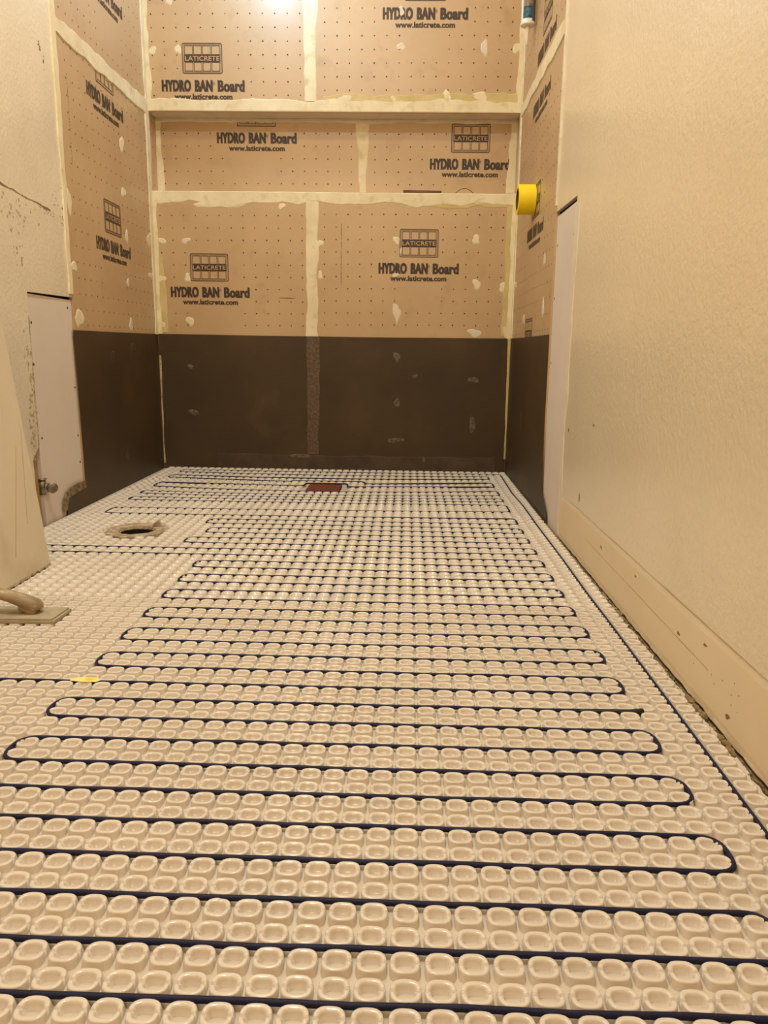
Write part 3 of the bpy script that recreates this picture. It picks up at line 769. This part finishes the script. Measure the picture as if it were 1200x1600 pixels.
# red brown filled square
mb = MB()
q_ = [(-12.3, 77.1), (-8.1, 77.1), (-8.05, 82.1), (-12.3, 82.1)]
mb.prism(q_, lambda a, b, h: G(a, b, h), ZF, ZT - .0005)
tag(mb.build('drain_plug', M['red']), 'rust red square block set in the mat near the back wall', 'block')

# ---------------------------------------------------------------- open drain flange
dr = empty('floor_drain', (DR[0], DR[1], ZF), 'dusty round drain flange with an open jagged hole in the mat', 'drain')
mb = MB(); bm = mb.bm; seg = 48; prof = [(.089, ZF), (.089, ZT - .0010), (.084, ZT + .0008), (.064, ZT - .0006), (.053, ZT - .0016), (.050, ZB), (.049, ZF - .03), (.049, ZF - .07)]
rings = []
for j, (r, z) in enumerate(prof):
    rings.append([])
    for k in range(seg):
        t = 2 * math.pi * k / seg; rr = r * (1 + .03 * math.sin(3 * t + 1) + .02 * math.sin(7 * t) + random.uniform(-.008, .008))
        rings[-1].append(bm.verts.new((DR[0] + rr * math.cos(t), DR[1] + rr * math.sin(t), z + (random.uniform(-.0005, .0005) if 0 < j < 5 else 0))))
for j in range(len(prof) - 1):
    for k in range(seg): bm.faces.new((rings[j][k], rings[j][(k + 1) % seg], rings[j + 1][(k + 1) % seg], rings[j + 1][k]))
fl = mb.build('flange', (M['flange'], M['drainhole']), dr)
for p_ in fl.data.polygons:
    if sum(fl.data.vertices[i].co.z for i in p_.vertices) / 4 < .062: p_.material_index = 1
mb = MB(); mb.lathe((DR[0], DR[1], ZF - .072), (0, 0, 1), [(0, .0485), (.002, .0485)], seg=32); mb.build('bore', M['drainhole'], dr)
mb = MB()
for k in range(8):
    t = random.uniform(-1.6, 1.9); r = random.uniform(.012, .040); s_ = random.uniform(.004, .009)
    c = Vector((DR[0] + r * math.cos(t) + .008, DR[1] + r * math.sin(t), ZF - .010))
    mb.prism([(s_ * math.cos(a + t), s_ * math.sin(a + t) * .7) for a in (0, 1.3, 2.6, 3.9, 5.2)], lambda a, b, h: (c.x + a, c.y + b, c.z + h + .3 * a), -.012, .006)
rb = mb.build('rubble', M['slab'], dr); rb['kind'] = 'stuff'
mb = MB(); mb.prism([(-.016, 0), (-.004, .002), (.018, 0), (.010, .008), (.002, .020), (-.004, .013), (-.010, .010)], lambda a, b, h: (DR[0] + .048 + a, DR[1] + .050 + h, ZT + b), -.006, .006)
mb.build('mortar_lump', M['flange'], dr)

# ---------------------------------------------------------------- leaning board at left
def lean(a, b, h):   # a = Y, b = distance up the board
    k = .1227; L_ = math.hypot(1, k)
    return (-.862 - b * k / L_ + h / L_, a, ZT + .0016 + b / L_ + h * k / L_)
mb = MB(); n = 40
foot = [(1.812 - (1.812 - 1.50) * i / n, .0012 * abs(random.gauss(0, 1))) for i in range(n + 1)]
side = [(1.812 + .0012 * random.gauss(0, 1), .02 + 1.64 * i / 60) for i in range(60)]
mb.prism([(1.50, 1.66)] + side[::-1] + foot, lean, -.0125, 0)
lb = mb.build('leaning_panel', M['leanboard'])
tag(lb, 'cream wall panel offcut leaning upright against the left wall', 'panel')
mb = MB(); mb.prism([(f[0], f[1] - .0002) for f in foot] + [(1.50, .006), (1.812, .005)], lean, -.0123, .0006); mb.build('broken_edge', M['edge'], lb)
def lean2(a, b, h): return lean(a, b, h)
for p0, p1 in (((1.80, .34), (1.74, .12)), ((1.76, .30), (1.66, .06))):
    ribbon(lean2, p0, p1, .001, .002, .0004, .0004, 'scratch', M['paintline'], lb, h=.0004, n=30)
dab(lean2, 1.738, .47, .010, .055, 'scratch', M['stain'], lb, h=.0004)

# ---------------------------------------------------------------- grout float
gf = empty('grout_float', (-.80, 1.437, ZT), 'dusty plastering float with a curved handle resting on the mat', 'float')
def GF(a, b, h): return (a, b, h)
mb = MB(); mb.prism([(-.672, 1.402), (-.668, 1.478), (-.950, 1.474), (-.950, 1.396)], GF, ZT + .0005, ZT + .0062)
mb.build('sole', M['float'], gf, bevel=.0008)
mb = MB(); mb.prism([(-.676, 1.404), (-.672, 1.475), (-.948, 1.471), (-.948, 1.398)], GF, ZT + .0062, ZT + .0100)
mb.build('backing_plate', M['float'], gf, bevel=.0008)
zp = ZT + .010
hp = [(-.7095, 1.441, zp + .010), (-.713, 1.441, zp + .012), (-.720, 1.441, zp + .0145), (-.735, 1.440, zp + .019), (-.752, 1.440, zp + .026), (-.770, 1.439, zp + .033), (-.790, 1.438, zp + .038), (-.815, 1.437, zp + .040),
      (-.840, 1.437, zp + .036), (-.862, 1.436, zp + .026), (-.878, 1.436, zp + .014), (-.885, 1.436, zp + .004)]
hr = [.003, (.013, .007), (.0165, .0125), (.0175, .0145), (.0170, .0130), (.0160, .0115), (.0150, .0105), (.0150, .0105), (.0150, .0110), (.0160, .0120), (.017, .013), (.017, .013)]
hr = [r if isinstance(r, tuple) else (r, r) for r in hr]
mb = MB(); mb.tube(hp, hr, seg=20)
mb.tube([(-.722, 1.440, zp - .001), (-.735, 1.440, zp + .008), (-.752, 1.440, zp + .014)], [(.0135, .011), (.0145, .012), (.012, .010)], seg=16)
mb.build('handle', M['handle'], gf)

# ---------------------------------------------------------------- stop valve
sv_ = empty('stop_valve', (XL - .010, 2.300, .108), 'tarnished metal stop valve poking out of the left wall', 'valve')
mb = MB(); mb.tube([(XL - .028, 2.300, .108), (XL + .004, 2.300, .108)], .014, seg=18); mb.tube([(XL - .012, 2.29, .088), (XL - .012, 2.29, .134)], .011, seg=14)
mb.build('valve_body', M['chrome'], sv_)
mb = MB(); mb.lathe((XL - .012, 2.290, .133), (0, 0, 1), [(0, .012), (.002, .016), (.004, .016), (.006, .010)], seg=8); mb.build('nut', M['chrome'], sv_)
mb = MB(); mb.tube([(XL + .003, 2.300, .108), (XL + .016, 2.298, .108)], .007, seg=12); mb.build('stem', M['chrome'], sv_)
mb = MB(); mb.lathe((XL + .014, 2.298, .108), (.75, -.66, 0), [(0, .008), (.002, .0155), (.008, .0165), (.010, .0150), (.0098, .0085), (.0098, .002)], seg=20); mb.build('knob', M['chrome'], sv_)

# ---------------------------------------------------------------- yellow tape roll on the right wall
tr = empty('tape_roll', (XR - .035, 2.98, 1.03), 'roll of bright yellow tape hung on the right shower wall', 'tape roll')
c = Vector((XR - .0650, 2.985, 1.077))
mb = MB(); bm = mb.bm; seg = 40; R1, R0, W = .0515, .0385, .0630
prof = [(0, R0), (0, R1 - .001), (.001, R1), (W - .001, R1), (W, R1 - .001), (W, R0)]
rings = []
for d_, r in prof:
    rings.append([bm.verts.new((c.x + d_, c.y + r * math.cos(2 * math.pi * k / seg), c.z + r * math.sin(2 * math.pi * k / seg))) for k in range(seg)])
for j in range(len(prof)):
    for k in range(seg): bm.faces.new((rings[j][k], rings[j][(k + 1) % seg], rings[(j + 1) % len(prof)][(k + 1) % seg], rings[(j + 1) % len(prof)][k]))
mb.build('tape', M['yellow'], tr)
mb = MB(); bm = mb.bm; prof = [(.0005, R0 - .004), (.0005, R0 - .0001), (W - .0005, R0 - .0001), (W - .0005, R0 - .004)]; rings = []
for d_, r in prof:
    rings.append([bm.verts.new((c.x + d_, c.y + r * math.cos(2 * math.pi * k / seg), c.z + r * math.sin(2 * math.pi * k / seg))) for k in range(seg)])
for j in range(len(prof)):
    for k in range(seg): bm.faces.new((rings[j][k], rings[j][(k + 1) % seg], rings[(j + 1) % 4][(k + 1) % seg], rings[(j + 1) % 4][k]))
mb.build('cardboard_core', M['core'], tr)
mb = MB(); mb.tube([(XR + .002, 2.985, 1.108), (XR - .060, 2.985, 1.1105)], .0022, seg=8)
mb.tube([(XR - .0595, 2.985, 1.1105), (XR - .0625, 2.985, 1.1106)], .005, seg=10)
tag(mb.build('hanging_nail', M['chrome']), 'steel nail in the right shower wall carrying the yellow roll', 'nail')

# ---------------------------------------------------------------- sealant tube hanging nozzle down
ct = empty('sealant_tube', (XR - .030, 3.17, 1.65), 'grey and blue sealant tube hanging nozzle down in the right corner', 'sealant tube')
cx_, cy_ = XR - .0300, 3.17
zt = 1.715
def ring_tube(mb, z0, z1, r, seg=36, mi=0):
    mb.lathe((cx_, cy_, z0), (0, 0, 1), [(0, r), (z1 - z0, r)], seg=seg, mi=mi)
mb = MB(); mb.lathe((cx_, cy_, zt), (0, 0, 1), [(0, .012), (.001, .0245), (.003, .0268), (.010, .0268), (.012, .0250), (.225, .0250), (.226, .020)], seg=36)
mb.build('cartridge', M['white'], ct)
def label_patch(name, z0, z1, t0, t1, m, r=.0254):
    mb = MB(); n = 14
    A = [(cx_ + r * math.cos(t0 + (t1 - t0) * i / n), cy_ + r * math.sin(t0 + (t1 - t0) * i / n)) for i in range(n + 1)]
    lo = [mb.bm.verts.new((x, y, z0)) for x, y in A]; hi_ = [mb.bm.verts.new((x, y, z1)) for x, y in A]
    for i in range(n): mb.bm.faces.new((lo[i], lo[i + 1], hi_[i + 1], hi_[i])).smooth = True
    return mb.build(name, m, ct)
label_patch('blue_label', zt + .020, zt + .060, math.radians(215), math.radians(300), M['tubeblue'])
label_patch('tan_label', zt + .060, zt + .150, math.radians(215), math.radians(300), M['tubetan'])
label_patch('grey_label', zt + .012, zt + .200, math.radians(300), math.radians(350), M['tubegrey'])
mb = MB(); mb.lathe((cx_, cy_, zt + .001), (0, 0, -1), [(0, .0085), (.008, .0080), (.060, .0030), (.066, .0022)], seg=16)
mb.build('nozzle', M['clear'], ct)
mb = MB(); mb.tube([(XR + .003, cy_, zt + .235), (XR - .030, cy_, zt + .238)], .002, seg=8); mb.tube([(cx_, cy_, zt + .240), (cx_, cy_, zt + .224)], .0018, seg=8)
mb.build('hanging_wire', M['chrome'], ct)

# ---------------------------------------------------------------- added bulb over the shower for the cool glow (just above the frame)
hb = empty('added_bulb', (-0.60, 3.16, 2.12), 'added bare bulb on a cord, out of view over the shower', 'bulb')
mb = MB(); mb.tube([(-.60, 3.16, 2.20), (-.60, 3.16, ZC)], .003, seg=8); mb.build('cord', M['sleeve'], hb)
mb = MB(); mb.lathe((-.60, 3.16, 2.165), (0, 0, 1), [(0, .017), (.03, .018), (.04, .008)], seg=20); mb.build('socket', M['white'], hb)
gm = bpy.data.materials.new('lit_glass'); gm.use_nodes = True
gb = gm.node_tree.nodes['Principled BSDF']; gb.inputs['Emission Color'].default_value = (.8, .93, 1, 1); gb.inputs['Emission Strength'].default_value = 8
mb = MB(); mb.lathe((-.60, 3.16, 2.125), (0, 0, 1), [(0, .004), (.002, .012), (.010, .022), (.022, .026), (.032, .023), (.040, .016)], seg=24); mb.build('glass_bulb', gm, hb)

# ---------------------------------------------------------------- bits on the niche ledge
mb = MB(); yS = YB + .018
mb.tube([(-.013, yS, ZN0 + .0075), (-.012, yS, ZN0 + .0075), (.147, yS + .002, ZN0 + .0065), (.1485, yS + .002, ZN0 + .0065)], [.005, .0072, .0062, .005], seg=14)
tag(mb.build('round_stick', M['stick']), 'short dark brown round stick lying on the niche ledge', 'stick')
mb = MB(); mb.tube([(.205 + .085 * t, YB + .02 + .01 * t, ZN0 + .0014 + .022 * math.sin(math.pi * t)) for t in [i / 12 for i in range(13)]], .0013, seg=6)
tag(mb.build('wire_offcut', M['ink']), 'thin bowed wire offcut on the niche ledge right of the stick', 'wire')

# ---------------------------------------------------------------- debris along the right wall foot
mb = MB()
for k in range(420):
    y = random.uniform(.3, 2.35); clump = 1 + 1.6 * (abs(y - 1.12) < .04) + .9 * (abs(y - 1.62) < .08) + 1.2 * (abs(y - 1.0) < .03)
    s_ = random.uniform(.0008, .0020) * clump; x = XR - abs(random.gauss(.002, .0022)) - s_
    mb.prism([(s_ * math.cos(a + y * 50), s_ * 1.5 * math.sin(a + y * 50)) for a in (0, 1.2, 2.5, 3.7, 5)], lambda a, b, h: (x + a, y + b, ZB - .002 + h + .3 * b), 0, s_ * 1.3 + .002)
o = mb.build('wall_foot_debris', M['crumb'])
tag(o, 'brown crumbs gathered in the crack along the right wall foot', 'debris', kind='stuff')
